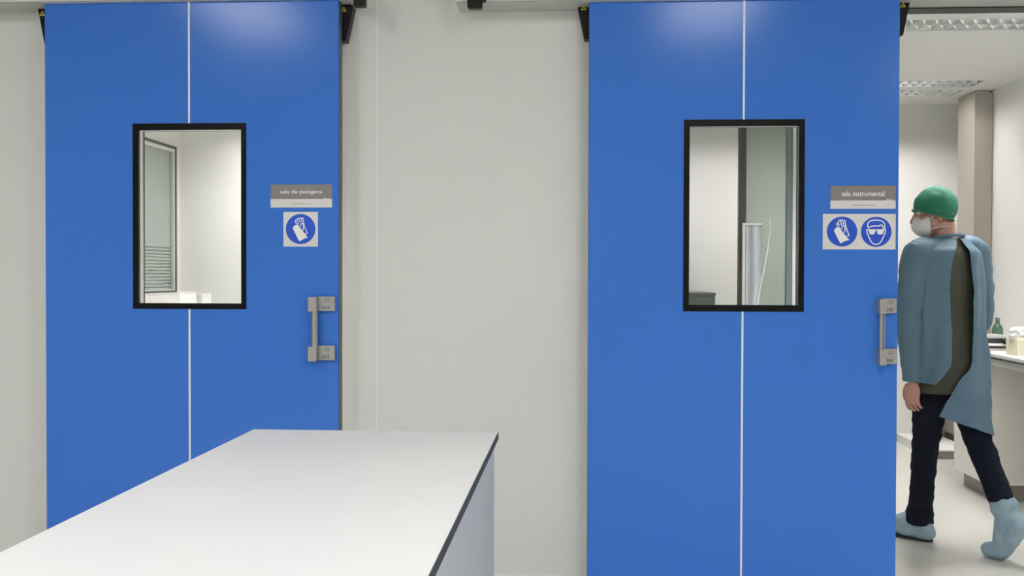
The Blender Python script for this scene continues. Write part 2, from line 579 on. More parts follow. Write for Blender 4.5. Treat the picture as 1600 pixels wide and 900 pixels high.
lx0, lx1 = P(71.5, 420, YD).x, P(529, 420, YD).x
make_door('door_1', 'blue sliding door on the left, partly hidden by the white bench', lx0, lx1, P(200, 0.6, YD).z, P(296, 400, YD).x,
          px_rect(208.3, 193.2, 384.4, 482.2, YD), px_rect(217, 203, 377, 473.8, YD),
          [([(59.5, 14), (61, 10.5), (66, 9.5), (110, 9), (110, 69), (69.5, 69)], (66.3, 21)),
           ([(490, 1), (545.5, 3), (549, 9), (552, 11), (540.5, 64), (490, 64)], (537.3, 14.5))],
          (484.3, 522.5, 463.5, 486.5, 540.5, 563.5, 487, 496.5, False))
rx0, rx1 = P(919.6, 420, YD).x, P(1402.8, 420, YD).x
make_door('door_2', 'blue sliding door on the right, slid aside so the doorway stands open', rx0, rx1, P(200, 0.6, YD).z + 0.02, P(1160.7, 400, YD).x,
          px_rect(1068.3, 187.2, 1256.2, 486.3, YD), px_rect(1077, 197, 1248, 476.5, YD),
          [([(903, -12), (903, 12), (913, 61), (970, 61), (970, -12)], (912, 12.2)),
           ([(1360, -10), (1424.5, -10), (1411.3, 54.5), (1406.5, 57), (1360, 57)], (1411, 7.8))],
          (1371.2, 1401.5, 466.5, 490.2, 545.2, 569.6, 1374, 1384, True))


# rails over the doors
def rounded_rect(x0, x1, z0, z1, r, n=5):
    out = []
    for cx, cz, a in ((x1 - r, z1 - r, 0), (x0 + r, z1 - r, 90), (x0 + r, z0 + r, 180), (x1 - r, z0 + r, 270)):
        for k in range(n + 1):
            t = math.radians(a + 90 * k / n)
            out.append((cx + r * math.cos(t), cz + r * math.sin(t)))
    return out


zr = P(30, 2.6, YD - 0.03).z
zr2 = P(800, 0.9, YD - 0.03).z
XM = P(711, 0, YD - 0.03).x
t = empty('door_rail', ((lx0 + lx1) / 2, YW, zr), 'grey sliding rail cover above the left blue door', 'door rail', 'sliding rail covers')
obj('rail_cover', boxes((-4.1, P(562, 0, YD).x, YD + 0.02 - 0.05, YW, zr, zr + 0.16)), M['wall'], t, bevel=0.004)
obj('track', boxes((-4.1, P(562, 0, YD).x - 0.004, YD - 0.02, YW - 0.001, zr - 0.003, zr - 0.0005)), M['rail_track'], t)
a, b = P(552, 5, 4.01), P(571, 9.8, 4.01)
bm = bmesh.new()
prism(bm, rounded_rect(a.x, b.x, b.z, b.z + 0.09, 0.006), 4.01, 4.0395)
obj('end_stop', bm, M['black'], t)
t = empty('door_rail', ((rx0 + rx1) / 2, YW, zr2), 'grey sliding rail cover above the right blue door', 'door rail', 'sliding rail covers')
obj('rail_cover', boxes((XM, 4.1, YD - 0.03, YW, zr2, zr2 + 0.16)), M['wall'], t, bevel=0.004)
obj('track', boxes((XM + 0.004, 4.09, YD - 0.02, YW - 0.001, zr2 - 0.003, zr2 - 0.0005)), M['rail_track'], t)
a, b = P(730, 5, 4.01), P(753.3, 12.6, 4.01)
bm = bmesh.new()
prism(bm, rounded_rect(a.x, b.x, b.z, b.z + 0.09, 0.009), 4.01, 4.0395)
c = P(759, 2.6, 4.02)
prism(bm, rounded_rect(b.x - 0.004, c.x, c.z, c.z + 0.06, 0.006), 4.02, 4.0395)
obj('end_stop', bm, M['black'], t)


# ------------------------------------------------------------------ signs
def flat(bm, pts, y):
    bm.faces.new([bm.verts.new((x, y, z)) for x, z in pts])


def ribbon(bm, pts, w, y):
    """stroke of width w through (x,z) points, in the plane y"""
    n = len(pts)
    v = [Vector((p[0], p[1])) for p in pts]
    # smooth by Catmull-Rom
    sm = []
    for i in range(n - 1):
        p0, p1, p2, p3 = v[max(i - 1, 0)], v[i], v[i + 1], v[min(i + 2, n - 1)]
        for k in range(4):
            s = k / 4
            sm.append(0.5 * ((2 * p1) + (p2 - p0) * s + (2 * p0 - 5 * p1 + 4 * p2 - p3) * s * s + (3 * p1 - p0 - 3 * p2 + p3) * s ** 3))
    sm.append(v[-1])
    L, Rr = [], []
    for i, p in enumerate(sm):
        d = (sm[min(i + 1, len(sm) - 1)] - sm[max(i - 1, 0)])
        if d.length < 1e-9:
            d = Vector((1, 0))
        d.normalize()
        q = Vector((-d.y, d.x)) * w / 2
        L.append(bm.verts.new((p.x + q.x, y, p.y + q.y)))
        Rr.append(bm.verts.new((p.x - q.x, y, p.y - q.y)))
    for i in range(len(sm) - 1):
        bm.faces.new((L[i], L[i + 1], Rr[i + 1], Rr[i]))


def disc(bm, cx, cz, r, y, n=48):
    flat(bm, [(cx + r * math.cos(2 * PI * k / n), cz + r * math.sin(2 * PI * k / n)) for k in range(n)], y)


def text(name, s, cx, cz, width, height, y, m, parent):
    cu = bpy.data.curves.new('text', 'FONT')
    cu.body = s
    cu.align_x = 'CENTER'
    cu.size = 1
    cu.offset = 0.008
    t = bpy.data.objects.new('text', cu)
    C.objects.link(t)
    dg = bpy.context.evaluated_depsgraph_get()
    me = bpy.data.meshes.new_from_object(t.evaluated_get(dg))
    bpy.data.objects.remove(t)
    xs = [v.co.x for v in me.vertices]
    ys = [v.co.y for v in me.vertices]
    sx = width / (max(xs) - min(xs))
    sz = height / (max(ys) - min(ys))
    mx, my = (max(xs) + min(xs)) / 2, (max(ys) + min(ys)) / 2
    for v in me.vertices:
        v.co = Vector((cx + (v.co.x - mx) * sx, y, cz + (v.co.y - my) * sz))
    me.name = name
    return link_mesh(name, me, m, parent)


def room_sign(label, rect, split, words, small):
    x0, x1, z0, z1 = rect
    e = empty('room_sign', ((x0 + x1) / 2, YD, z0), label, 'sign', 'room name signs on the doors')
    zs = z0 + (z1 - z0) * split
    obj('name_plate', boxes((x0, x1, YD - 0.003, YD, zs, z1)), M['sign_grey'], e)
    obj('info_strip', boxes((x0, x1, YD - 0.003, YD, z0, zs)), M['sign_white'], e)
    w, h = x1 - x0, z1 - z0
    text('lettering', words[0], x0 + w * words[1], zs + (z1 - zs) * 0.47, w * words[2], h * 0.22, YD - 0.0036, M['sign_text'], e)
    text('small_lettering', small[0], x0 + w * small[1], z0 + (zs - z0) * 0.46, w * small[2], h * 0.055, YD - 0.0036, M['sign_ink'], e)
    bm = bmesh.new()
    for k, (u, ww) in enumerate(((0.86, 0.03), (0.895, 0.02), (0.93, 0.02))):
        box(bm, x0 + w * u, x0 + w * (u + ww), YD - 0.0034, YD - 0.003, zs + 0.0004, zs + 0.0045)
    obj('corner_mark', bm, M['sign_white'], e)


room_sign('grey and white room name sign reading sala de patògens on the left door', px_rect(423.2, 288.3, 519, 324.3, YD), 0.365,
          ('sala de patògens', 0.50, 0.68), ('pathogens room', 0.50, 0.32))
room_sign('grey and white room name sign reading sala instrumental on the right door', px_rect(1297.5, 290.3, 1399.2, 326.3, YD), 0.36,
          ('sala instrumental', 0.50, 0.66), ('instrumental room', 0.50, 0.36))

glove_a = [(383, 440), (400, 425), (400, 395), (475, 355), (495, 365), (560, 445), (600, 495), (650, 560), (705, 630), (690, 650), (640, 660), (590, 690), (535, 718), (515, 700), (470, 610), (420, 510)]
lines_a = [[(470, 350), (443, 298), (452, 262), (478, 262), (495, 310), (508, 360)], [(480, 252), (500, 224), (525, 235), (538, 280), (545, 325)],
           [(530, 228), (550, 211), (572, 228), (582, 270), (580, 305)], [(583, 228), (602, 214), (613, 240), (625, 330), (645, 410), (680, 490), (703, 548)],
           [(703, 548), (675, 552), (650, 565)], [(545, 405), (560, 355), (590, 330), (610, 345), (614, 400), (605, 490)]]
glove_b = [(290, 385), (305, 372), (308, 345), (340, 335), (345, 318), (400, 315), (420, 335), (480, 430), (540, 500), (600, 575), (500, 605), (425, 645), (405, 610), (350, 510)]
lines_b = [[(368, 300), (350, 245), (352, 228)], [(400, 285), (378, 215), (400, 180), (422, 190), (436, 240), (442, 280)], [(425, 188), (447, 170), (468, 180), (478, 220), (475, 262)],
           [(495, 182), (511, 182), (520, 230), (527, 290), (560, 390), (600, 485)], [(600, 485), (580, 490), (558, 497)], [(450, 350), (462, 300), (490, 282), (512, 298), (515, 350), (505, 430)]]
face_lines = [[(985, 335), (968, 280), (985, 222), (1035, 187), (1135, 174), (1235, 187), (1290, 225), (1312, 280), (1312, 355)],
              [(990, 332), (1030, 303), (1110, 293), (1200, 290), (1255, 265)], [(1255, 265), (1266, 300), (1285, 350)],
              [(985, 366), (955, 372), (957, 430), (985, 490), (1010, 550), (1050, 618), (1095, 656), (1140, 661), (1185, 656), (1228, 620), (1270, 545), (1300, 480), (1322, 425), (1325, 372), (1290, 366)]]
lenses = [[(985, 360), (1130, 360), (1122, 420), (1090, 464), (1020, 464), (1000, 430)], [(1150, 360), (1296, 360), (1286, 430), (1260, 464), (1180, 464), (1160, 425)], [(1115, 360), (1165, 360), (1163, 388), (1117, 388)]]


def safety_sign(label, rect, zoom, circles, polys, lines, lw):
    x0, x1, z0, z1 = rect
    u0, v0, u1, v1 = zoom

    def T(p):
        return (x0 + (p[0] - u0) / (u1 - u0) * (x1 - x0), z1 - (p[1] - v0) / (v1 - v0) * (z1 - z0))
    k = (x1 - x0) / (u1 - u0)
    e = empty('safety_sign', ((x0 + x1) / 2, YD, z0), label, 'sign', 'blue pictogram safety signs on the doors')
    obj('sign_plate', boxes((x0, x1, YD - 0.002, YD, z0, z1)), M['sign_white'], e)
    for c in circles:
        bm = bmesh.new()
        q = T(c[:2])
        disc(bm, q[0], q[1], c[2] * k, YD - 0.0023)
        obj('blue_disc', bm, M['sign_blue'], e)
    for nm, ps, ls in polys:
        bm = bmesh.new()
        for s in ls:
            ribbon(bm, [T(p) for p in s], lw * k, YD - 0.0026)
        for s in ps:
            flat(bm, [T(p) for p in s], YD - 0.0029)
        obj(nm, bm, M['sign_text'], e)


safety_sign('square white sign with a blue glove pictogram on the left door', px_rect(443.1, 331.2, 496.8, 385.3, YD), (182, 85, 928, 835),
            [(555, 455, 322)], [('glove_pictogram', [glove_a], lines_a)], None, 17)
safety_sign('wide white sign with blue glove and goggles pictograms on the right door', px_rect(1285.6, 334.3, 1399.2, 389.7, YD), (72, 50, 1530, 765),
            [(456, 405, 307), (1141, 411, 307)], [('glove_pictogram', [glove_b], lines_b), ('goggles_pictogram', lenses, face_lines)], None, 21)


# ------------------------------------------------------------------ island bench
BT = 0.85
def Pz(px, py, z):
    d = F * FPX + R * (px - 800) - U * (py - 450)
    return O + d * ((z - HC) / d.z)


fr_ = Pz(779.5, 674.8, BT)
fl_ = Pz(397.5, 671, BT)
nr_ = Pz(671, 899, BT)
nl_ = Pz(0, 862, BT)
bx1 = (fr_.x + nr_.x) / 2
bx0 = (fl_.x + nl_.x) / 2
by1 = (fr_.y + fl_.y) / 2
by0 = 0.55
t = empty('island_bench', ((bx0 + bx1) / 2, (by0 + by1) / 2, 0), 'white topped laboratory island bench with dark edge in the foreground', 'bench')
top = obj('worktop', boxes((bx0, bx1 - 0.002, by0, by1 - 0.002, BT - 0.019, BT)), M['bench_top'], t, bevel=0.0008)
obj('edge_band', boxes((bx1 - 0.002, bx1, by0, by1, BT - 0.0192, BT - 0.0006), (bx0, bx1, by1 - 0.002, by1, BT - 0.0192, BT - 0.0006)), M['bench_edge'], top)
pxr = Pz(775, 690, BT).x
obj('side_panel', boxes((bx1 - 0.030, bx1 - 0.011, by0 + 0.02, by1 - 0.012, 0.0, BT - 0.0195)), M['bench_side'], t, bevel=0.0008)
obj('panel_edge', boxes((bx1 - 0.030, bx1 - 0.010, by1 - 0.0119, by1 - 0.0105, 0.0, BT - 0.0195)), M['white_plastic'], t)
obj('side_panel', boxes((bx0 + 0.011, bx0 + 0.030, by0 + 0.02, by1 - 0.012, 0.0, BT - 0.0195)), M['bench_side'], t, bevel=0.0008)
obj('end_panel', boxes((bx0 + 0.031, bx1 - 0.031, by1 - 0.034, by1 - 0.014, 0.08, BT - 0.0195)), M['cab_white'], t)
obj('end_panel', boxes((bx0 + 0.031, bx1 - 0.031, by0 + 0.022, by0 + 0.042, 0.08, BT - 0.0195)), M['cab_white'], t)
obj('plinth', boxes((bx0 + 0.04, bx1 - 0.04, by0 + 0.06, by1 - 0.05, 0.0, 0.08)), M['taupe_dark'], t)


# ------------------------------------------------------------------ louvre luminaires
def make_luminaire(label, group, tube_m):
    e = empty('ceiling_lamp', (0, 0, 0), label, 'ceiling lamp', group)
    w, d = LW / 2, LD / 2
    bm = wall_like_ring(w + 0.008, d + 0.008, w - 0.003, d - 0.003, -0.0015, 0.0)
    obj('frame', bm, M['lum_white'], e)
    H = 0.095
    bm = boxes((-w, w, -d, d, H, H + 0.004), (-w, -w + 0.004, -d, d, 0, H), (w - 0.004, w, -d, d, 0, H), (-w, w, -d, -d + 0.004, 0, H), (-w, w, d - 0.004, d, 0, H))
    obj('housing', bm, M['lum_white'], e)
    obj('centre_panel', boxes((-w + 0.005, w - 0.005, -0.065, 0.065, 0.001, 0.02)), M['lum_white'], e)
    n = 18
    for s in (-1, 1):
        yc = s * 0.18
        bm = bmesh.new()
        y0, y1 = yc - 0.112, yc + 0.112
        for yy in (y0, yc, y1):
            prism_x(bm, [(yy - 0.004, 0.0), (yy + 0.004, 0.0), (yy + 0.014, 0.031), (yy - 0.014, 0.031)], -w + 0.006, w - 0.006)
        for k in range(n + 1):
            xx = -w + 0.012 + (LW - 0.024) * k / n
            prism(bm, [(xx - 0.0015, 0.001), (xx + 0.0015, 0.001), (xx + 0.006, 0.028), (xx - 0.006, 0.028)], y0, y1)
        obj('louvre', bm, M['alu'], e)
        for q in (-0.057, 0.057):
            bm = bmesh.new()
            tube(bm, [(-w + 0.02, yc + q, 0.046), (w - 0.02, yc + q, 0.046)], 0.010, 8)
            obj('lamp_tube', bm, tube_m, e)
    return e


def prism_x(bm, pts, x0, x1):
    a = [bm.verts.new((x0, y, z)) for y, z in pts]
    b = [bm.verts.new((x1, y, z)) for y, z in pts]
    bm.faces.new(a)
    bm.faces.new(b[::-1])
    n = len(pts)
    for i in range(n):
        j = (i + 1) % n
        bm.faces.new((a[j], a[i], b[i], b[j]))


def wall_like_ring(X, Y, x, y, z0, z1):
    bm = bmesh.new()
    for a, b, c, d in holes_grid((-X, -Y), (X, Y), [(-x, x, -y, y)]):
        box(bm, a, b, c, d, z0, z1)
    return welded(bm)


def dup(root, loc, label):
    r = root.copy()
    C.objects.link(r)
    r.location = loc
    r['label'] = label
    for ch in list(root.children):
        c = ch.copy()
        C.objects.link(c)
        c.parent = r
        for g in ch.children:
            dd = g.copy()
            C.objects.link(dd)
            dd.parent = c
    return r


lab_far = ['white louvre ceiling lamp nearest the far wall, above the taupe column', 'white louvre ceiling lamp cut off by the top of the open doorway', 'white louvre ceiling lamp near the far wall, hidden behind the right blue door']
L0 = make_luminaire(lab_far[0], 'louvre lamps in the room behind', M['tube_far'])
L0.location = (*far_lums[0], Z2)
for c, lb in zip(far_lums[1:], lab_far[1:]):
    dup(L0, (*c, Z2), lb)
for c, lb in zip(left_lums, ('louvre ceiling lamp of the left back room, nearer its far wall', 'louvre ceiling lamp of the left back room, nearer the left blue door')):
    dup(L0, (*c, Z2), lb)['group'] = 'louvre lamps in the left back room'
def make_panel_lamp(label, group):
    e = empty('panel_lamp', (0, 0, 0), label, 'ceiling lamp', group)
    w, d = LD / 2, LW / 2
    obj('frame', wall_like_ring(w + 0.008, d + 0.008, w - 0.015, d - 0.015, -0.006, 0.0), M['lum_white'], e)
    obj('housing', boxes((-w, w, -d, d, 0.046, 0.05), (-w, -w + 0.004, -d, d, 0, 0.046), (w - 0.004, w, -d, d, 0, 0.046), (-w, w, -d, -d + 0.004, 0, 0.046), (-w, w, d - 0.004, d, 0, 0.046)), M['lum_white'], e)
    obj('diffuser', boxes((-w + 0.005, w - 0.005, -d + 0.005, d - 0.005, 0.002, 0.006)), M['tube'], e)
    return e


L1 = make_panel_lamp('flat ceiling lamp of the front room, above the left of the bench', 'panel lamps in the front room')
L1.location = (*front_lums[0], Z1)
for c, lb in zip(front_lums[1:], ('flat ceiling lamp of the front room, in front of the right blue door', 'flat ceiling lamp of the front room, just behind the camera', 'flat ceiling lamp of the front room, farthest behind the camera', 'flat ceiling lamp of the front room, behind the camera at the right wall')):
    dup(L1, (*c, Z1), lb)

lamp_power = {lab_far[0]: 98.0, lab_far[1]: 200.0, lab_far[2]: 54.0, 'louvre ceiling lamp of the left back room, nearer its far wall': 150.0, 'louvre ceiling lamp of the left back room, nearer the left blue door': 260.0}
for o in list(bpy.data.objects):
    if o.type == 'MESH' and o.name.startswith('lamp_tube') and o.parent and o.parent.get('label') in lamp_power:
        pw_ = lamp_power[o.parent['label']]
        key = 'tube %d' % pw_
        if key not in M:
            M[key] = emit_mat(key, (1.0, 0.975, 0.95), pw_)
        o.material_slots[0].link = 'OBJECT'
        o.material_slots[0].material = M[key]
# ------------------------------------------------------------------ room behind the right door
# taupe column with a rounded upper corner
cx0, cx1 = P(1522, 300, 7.41).x, XR - 0.004
ct = Z2 - 0.004
r = 0.045
pts = [(cx0, 0), (cx1, 0), (cx1, ct - r)] + [(cx1 - r + r * math.cos(math.radians(a)), ct - r + r * math.sin(math.radians(a))) for a in (15, 30, 45, 60, 75, 90)] + [(cx0, ct)]
bm = bmesh.new()
prism(bm, pts, 7.41, 7.725)
tag(obj('column', bm, M['taupe'], bevel=0.003), 'tall taupe column with a rounded upper corner against the far wall', 'column')

# side bench along the right wall
e = empty('side_bench', (2.65, 5.8, 0), 'pale side bench with taupe plinth at the right edge behind the person', 'bench')
wt = obj('worktop', boxes((2.335, XR - 0.003, 4.95, 6.62, 0.825, 0.855)), M['bench_top'], e, bevel=0.002)
obj('edge_band', boxes((2.3335, 2.335, 4.95, 6.62, 0.8265, 0.838)), M['bench_edge'], wt)
obj('apron', boxes((2.340, 2.362, 4.97, 5.895, 0.79, 0.8245)), M['grey_plastic'], e)
cb = obj('cabinet', boxes((2.35, XR - 0.004, 5.92, 6.416, 0.10, 0.8245)), M['cab_white'], e, bevel=0.002)
obj('front_panel', boxes((2.366, XR - 0.005, 5.90, 5.92, 0.10, 0.8245)), M['cab_beige'], cb, bevel=0.001)
obj('edge_trim', boxes((2.35, 2.3655, 5.898, 5.92, 0.10, 0.8245)), M['white_plastic'], cb)
obj('plinth', boxes((2.405, XR - 0.005, 5.935, 6.40, 0.0, 0.0995)), M['taupe_dark'], e)
obj('leg', boxes((2.88, 2.92, 5.00, 5.04, 0.0, 0.8245)), M['steel'], e)

# slim cabinet in the corner by the far wall
e = empty('base_cabinet', (2.9, 7.86, 0), 'slim white base cabinet with taupe plinth in the corner by the far wall', 'cabinet')
obj('cabinet', boxes((2.835, XR - 0.004, 7.735, 7.985, 0.10, 0.80)), M['cab_white'], e, bevel=0.002)
obj('worktop', boxes((2.825, XR - 0.004, 7.732, 7.99, 0.8005, 0.83)), M['bench_top'], e, bevel=0.002)
obj('plinth', boxes((2.855, XR - 0.005, 7.74, 7.98, 0.0, 0.0995)), M['taupe_dark'], e)
# low step in front of the far wall
s0, s1 = P(1452, 700, 7.28), P(1496, 700, 7.28)
e = empty('floor_step', ((s0.x + s1.x) / 2, 7.5, 0), 'low pale floor step with taupe front behind the walking legs', 'step')
zt = P(1470, 702.5, 7.28).z
obj('step_top', boxes((s0.x, 2.80, 7.27, YF - 0.014, zt - 0.01, zt)), M['skirting'], e)
obj('step_body', boxes((s0.x + 0.004, 2.79, 7.295, YF - 0.014, 0.0, zt - 0.0105)), M['skirting'], e)
obj('step_front', boxes((s0.x + 0.006, 2.79, 7.28, 7.2945, 0.004, zt - 0.0105)), M['taupe_dark'], e)
# low taupe unit between the far wall and the cabinet
p0, p1 = P(1460, 650, 7.65), P(1476, 650, 7.65)
e = empty('waste_unit', ((p0.x + p1.x) / 2, 7.8, zt), 'low taupe unit on the step behind the walking legs', 'unit')
obj('body', boxes((p0.x, p1.x - 0.03, 7.65, YF - 0.014, zt + 0.001, 0.72)), M['taupe'], e, bevel=0.004)
obj('lid', boxes((p0.x - 0.004, p1.x - 0.026, 7.645, YF - 0.014, 0.7205, 0.745)), M['taupe_dark'], e, bevel=0.003)
# things on the side bench
e = empty('tissue_carton', (2.45, 5.757, 0.855), 'cream carton with crumpled white plastic on the side bench', 'carton')
bm = bmesh.new()
b0 = [(2.415, 5.687), (2.55, 5.687), (2.55, 5.827), (2.415, 5.827)]
ring = lambda g, z: [Vector((2.4825 + (x - 2.4825) * g, 5.757 + (y - 5.757) * g, z)) for x, y in b0]
loft(bm, [ring(1, 0.855), ring(1.02, 0.94), ring(0.96, 0.955)])
obj('carton', bm, M['cream'], e, bevel=0.004)
bm = bmesh.new()
for k in range(16):
    a = random.random() * 2 * PI
    q = Vector((2.48 + 0.055 * math.cos(a) * random.random() - 0.005, 5.757 + 0.05 * math.sin(a), 0.955 + 0.045 * random.random()))
    ellipsoid(bm, q, (Vector((random.uniform(.02, .04), 0.01, 0)), Vector((-.005, random.uniform(.015, .03), 0.005)), Vector((0, 0.004, random.uniform(.012, .022)))), 12)
ellipsoid(bm, (2.463, 5.747, 0.97), (Vector((.07, 0, 0.008)), Vector((0, .06, 0)), Vector((0, 0, .03))), 16)
organic('crumpled_plastic', bm, M['white_plastic'], e, 0.004, 2, 0.006, 40)
e = empty('bench_instrument', (2.45, 6.14, 0.855), 'low grey bench instrument with dark slots beside the cream carton', 'instrument')
obj('base', boxes((2.36, 2.537, 6.043, 6.243, 0.855, 0.868)), M['grey_plastic'], e, bevel=0.002)
obj('slot', boxes((2.365, 2.530, 6.058, 6.233, 0.8685, 0.884)), M['dark_post'], e)
obj('tray', boxes((2.36, 2.528, 6.043, 6.243, 0.8845, 0.898)), M['white_plastic'], e, bevel=0.002)
obj('body', boxes((2.365, 2.522, 6.063, 6.233, 0.8985, 0.928)), M['dark_post'], e, bevel=0.003)
obj('lid', boxes((2.36, 2.528, 6.043, 6.243, 0.9285, 0.944)), M['grey_plastic'], e, bevel=0.003)
bm = bmesh.new()
tube(bm, [(2.47, 6.035, 0.925), (2.49, 6.033, 0.908), (2.495, 6.033, 0.895)], [0.004, 0.009, 0.007], 10)
obj('lever', bm, M['black'], e, smooth=True)
e = empty('bottle', (2.583, 6.36, 0.855), 'green glass bottle behind the low grey instrument', 'bottle')
bm = bmesh.new()
lathe(bm, [(0.030, 0), (0.032, 0.006), (0.032, 0.11), (0.026, 0.13), (0.013, 0.145), (0.013, 0.165)], (2.583, 6.36, 0.855))
obj('glass_body', bm, M['bottle'], e, smooth=True)
bm = bmesh.new()
lathe(bm, [(0.015, 0), (0.015, 0.016), (0.012, 0.018)], (2.583, 6.36, 1.0202))
obj('cap', bm, M['grey_green'], e, smooth=True)

# glazed partition seen through the right door window
YG = 6.50
e = empty('glazed_partition', (P(1200, 400, YG).x, YG, 0), 'glazed partition with dark post and greenish pane behind the right door window', 'partition')
zc = Z2 - 0.003


def post(nm, a, b, m, y0, y1):
    return obj(nm, boxes((P(a, 340, YG).x, P(b, 340, YG).x, y0, y1, 0.0, zc)), m, e, bevel=0.002)


post('dark_post', 1153.5, 1165, M['dark_post'], YG - 0.02, YG + 0.03)
post('post', 1228.5, 1237.5, M['blue_post'], YG - 0.012, YG + 0.025)
post('end_post', 1237.8, 1243.6, M['white_plastic'], YG - 0.015, YG + 0.03)
post('edge_post', 1243.8, 1256, M['dark_post'], YG - 0.01, YG + 0.03)
obj('glass_pane', boxes((P(1165.2, 340, YG).x, P(1228.3, 340, YG).x, YG, YG + 0.008, 0.05, zc - 0.03)), M['green_glass'], e)
obj('rail', boxes((P(1165.2, 340, YG).x, P(1228.3, 340, YG).x, YG - 0.01, YG + 0.02, 0.0, 0.05), (P(1165.2, 340, YG).x, P(1228.3, 340, YG).x, YG - 0.01, YG + 0.02, zc - 0.03, zc)), M['dark_post'], e)
# plastic sheet and white hose hanging in front of it
Ys = YG - 0.10
e = empty('plastic_sheet', (P(1171, 480, Ys).x, Ys, 0), 'pale plastic sheet hanging at the dark post behind the right door window', 'sheet')
bm = bmesh.new()
x0, x1 = P(1165, 400, Ys).x, P(1189, 400, Ys).x
zt, zb = P(1171, 352, Ys).z, 0.35
f0, f1 = [], []
for i in range(25):
    u = i / 24
    y = Ys + 0.006 * math.sin(u * 9)
    f0.append((x0 + (x1 - x0) * u, y))
rings = []
for z in (zb, zt):
    rings.append([Vector((x, y - 0.001, z)) for x, y in f0] + [Vector((x, y + 0.001, z)) for x, y in f0[::-1]])
loft(bm, rings)
obj('sheet', bm, mat('translucent film', (0.56, 0.60, 0.66, 1), 0.5), e, smooth=True)
obj('hanger_bar', boxes((x0 - 0.02, x1 + 0.01, Ys - 0.008, Ys + 0.008, zt, zt + 0.014)), M['white_plastic'], e)
obj('hanger_pole', boxes((x0 - 0.02, x0 - 0.004, Ys - 0.008, Ys + 0.008, 0, zt - 0.0005)), M['white_plastic'], e)
obj('foot_plate', boxes((x0 - 0.12, x0 + 0.2, Ys - 0.04, Ys + 0.07, 0, 0.012)), M['grey_plastic'], e)
Yh = YG - 0.19
hp = [(1203.5, 345), (1202, 365), (1199, 390), (1193.5, 420), (1187, 450), (1182, 478), (1178, 520)]
bm = bmesh.new()
tube(bm, [P(1203.8, 342, YG - 0.004), P(1203.7, 341, Yh + 0.03)] + [P(a, b, Yh) for a, b in hp] + [Vector((P(1172, 700, Yh).x, Yh, 0.3)), Vector((P(1171, 700, Yh).x, Yh, 0.007))],
     [0.002, 0.002, 0.003, 0.004, 0.005, 0.006, 0.007, 0.007, 0.007, 0.006, 0.006], 10)
tag(obj('hose', bm, M['white_plastic'], smooth=True), 'thin white hose curving down in front of the greenish pane', 'hose')
# grey green cabinet whose top shows in the lower left corner of the right door window
e = empty('storage_cabinet', (P(1090, 470, 7.4).x, 7.6, 0), 'grey green storage cabinet low in the left corner of the right door window', 'cabinet')
x1 = P(1118, 470, 7.40).x
zt = P(1100, 457.5, 7.40).z
obj('carcass', boxes((x1 - 0.8, x1, 7.42, YF - 0.014, 0.06, zt - 0.02)), M['grey_green'], e)
obj('top', boxes((x1 - 0.805, x1 + 0.002, 7.40, YF - 0.014, zt - 0.0195, zt)), M['grey_green'], e, bevel=0.003)
for k in range(2):
    d_ = obj('cabinet_door', boxes((x1 - 0.798 + 0.4 * k, x1 - 0.404 + 0.4 * k, 7.402, 7.4195, 0.07, zt - 0.025)), M['grey_green'], e, bevel=0.002)
    hx = x1 - 0.43 + 0.05 * k
    obj('door_handle', boxes((hx, hx + 0.012, 7.385, 7.402, 0.6, 0.72)), M['steel'], d_)
obj('plinth', boxes((x1 - 0.78, x1 - 0.02, 7.45, YF - 0.014, 0.0, 0.0595)), M['dark_post'], e)

# ------------------------------------------------------------------ room behind the left door
e = empty('window_1', (XL - 0.05, (WY0 + WY1) / 2, WZ0), 'grey blinded window with dark frame seen through the left door window', 'window', kind='structure')
obj('window_frame', wall_yz(WY0, WY1, WZ0, WZ1, XL - 0.03, XL + 0.012, [(WY0 + 0.02, WY1 - 0.02, WZ0 + 0.018, WZ1 - 0.02)]), M['dark_post'], e)
obj('inner_frame', wall_yz(WY0 + 0.0205, WY1 - 0.0205, WZ0 + 0.0185, WZ1 - 0.0205, XL - 0.028, XL + 0.004, [(WY0 + 0.045, WY1 - 0.034, WZ0 + 0.026, WZ1 - 0.045)]), M['spacer'], e)
obj('glass_pane', boxes((XL - 0.016, XL - 0.012, WY0 + 0.04, WY1 - 0.03, WZ0 + 0.022, WZ1 - 0.04)), M['dark_glass'], e)
zm = WZ0 + 0.36
bm = boxes((XL - 0.036, XL - 0.031, WY0, WY1, zm, WZ1))
for k in range(14):
    z = WZ0 + (zm - WZ0) * k / 14
    box(bm, XL - 0.042, XL - 0.031, WY0, WY1, z, z + 0.017)
obj('blind', bm, M['blind'], e)
obj('back_panel', boxes((XL - 0.1, XL - 0.06, WY0, WY1, WZ0, WZ1)), M['blind'], e)

e = empty('wall_bench', (XL + 0.4, 7.3, 0), 'white bench under the grey window in the left back room', 'bench')
obj('worktop', boxes((XL + 0.002, XL + 0.8, 6.2, YF - 0.002, 0.87, 0.90)), M['bench_top'], e, bevel=0.002)
obj('cabinet', boxes((XL + 0.004, XL + 0.76, 6.25, YF - 0.004, 0.1, 0.8695)), M['cab_white'], e, bevel=0.002)
obj('plinth', boxes((XL + 0.006, XL + 0.7, 6.28, YF - 0.006, 0.0, 0.0995)), M['taupe_dark'], e)
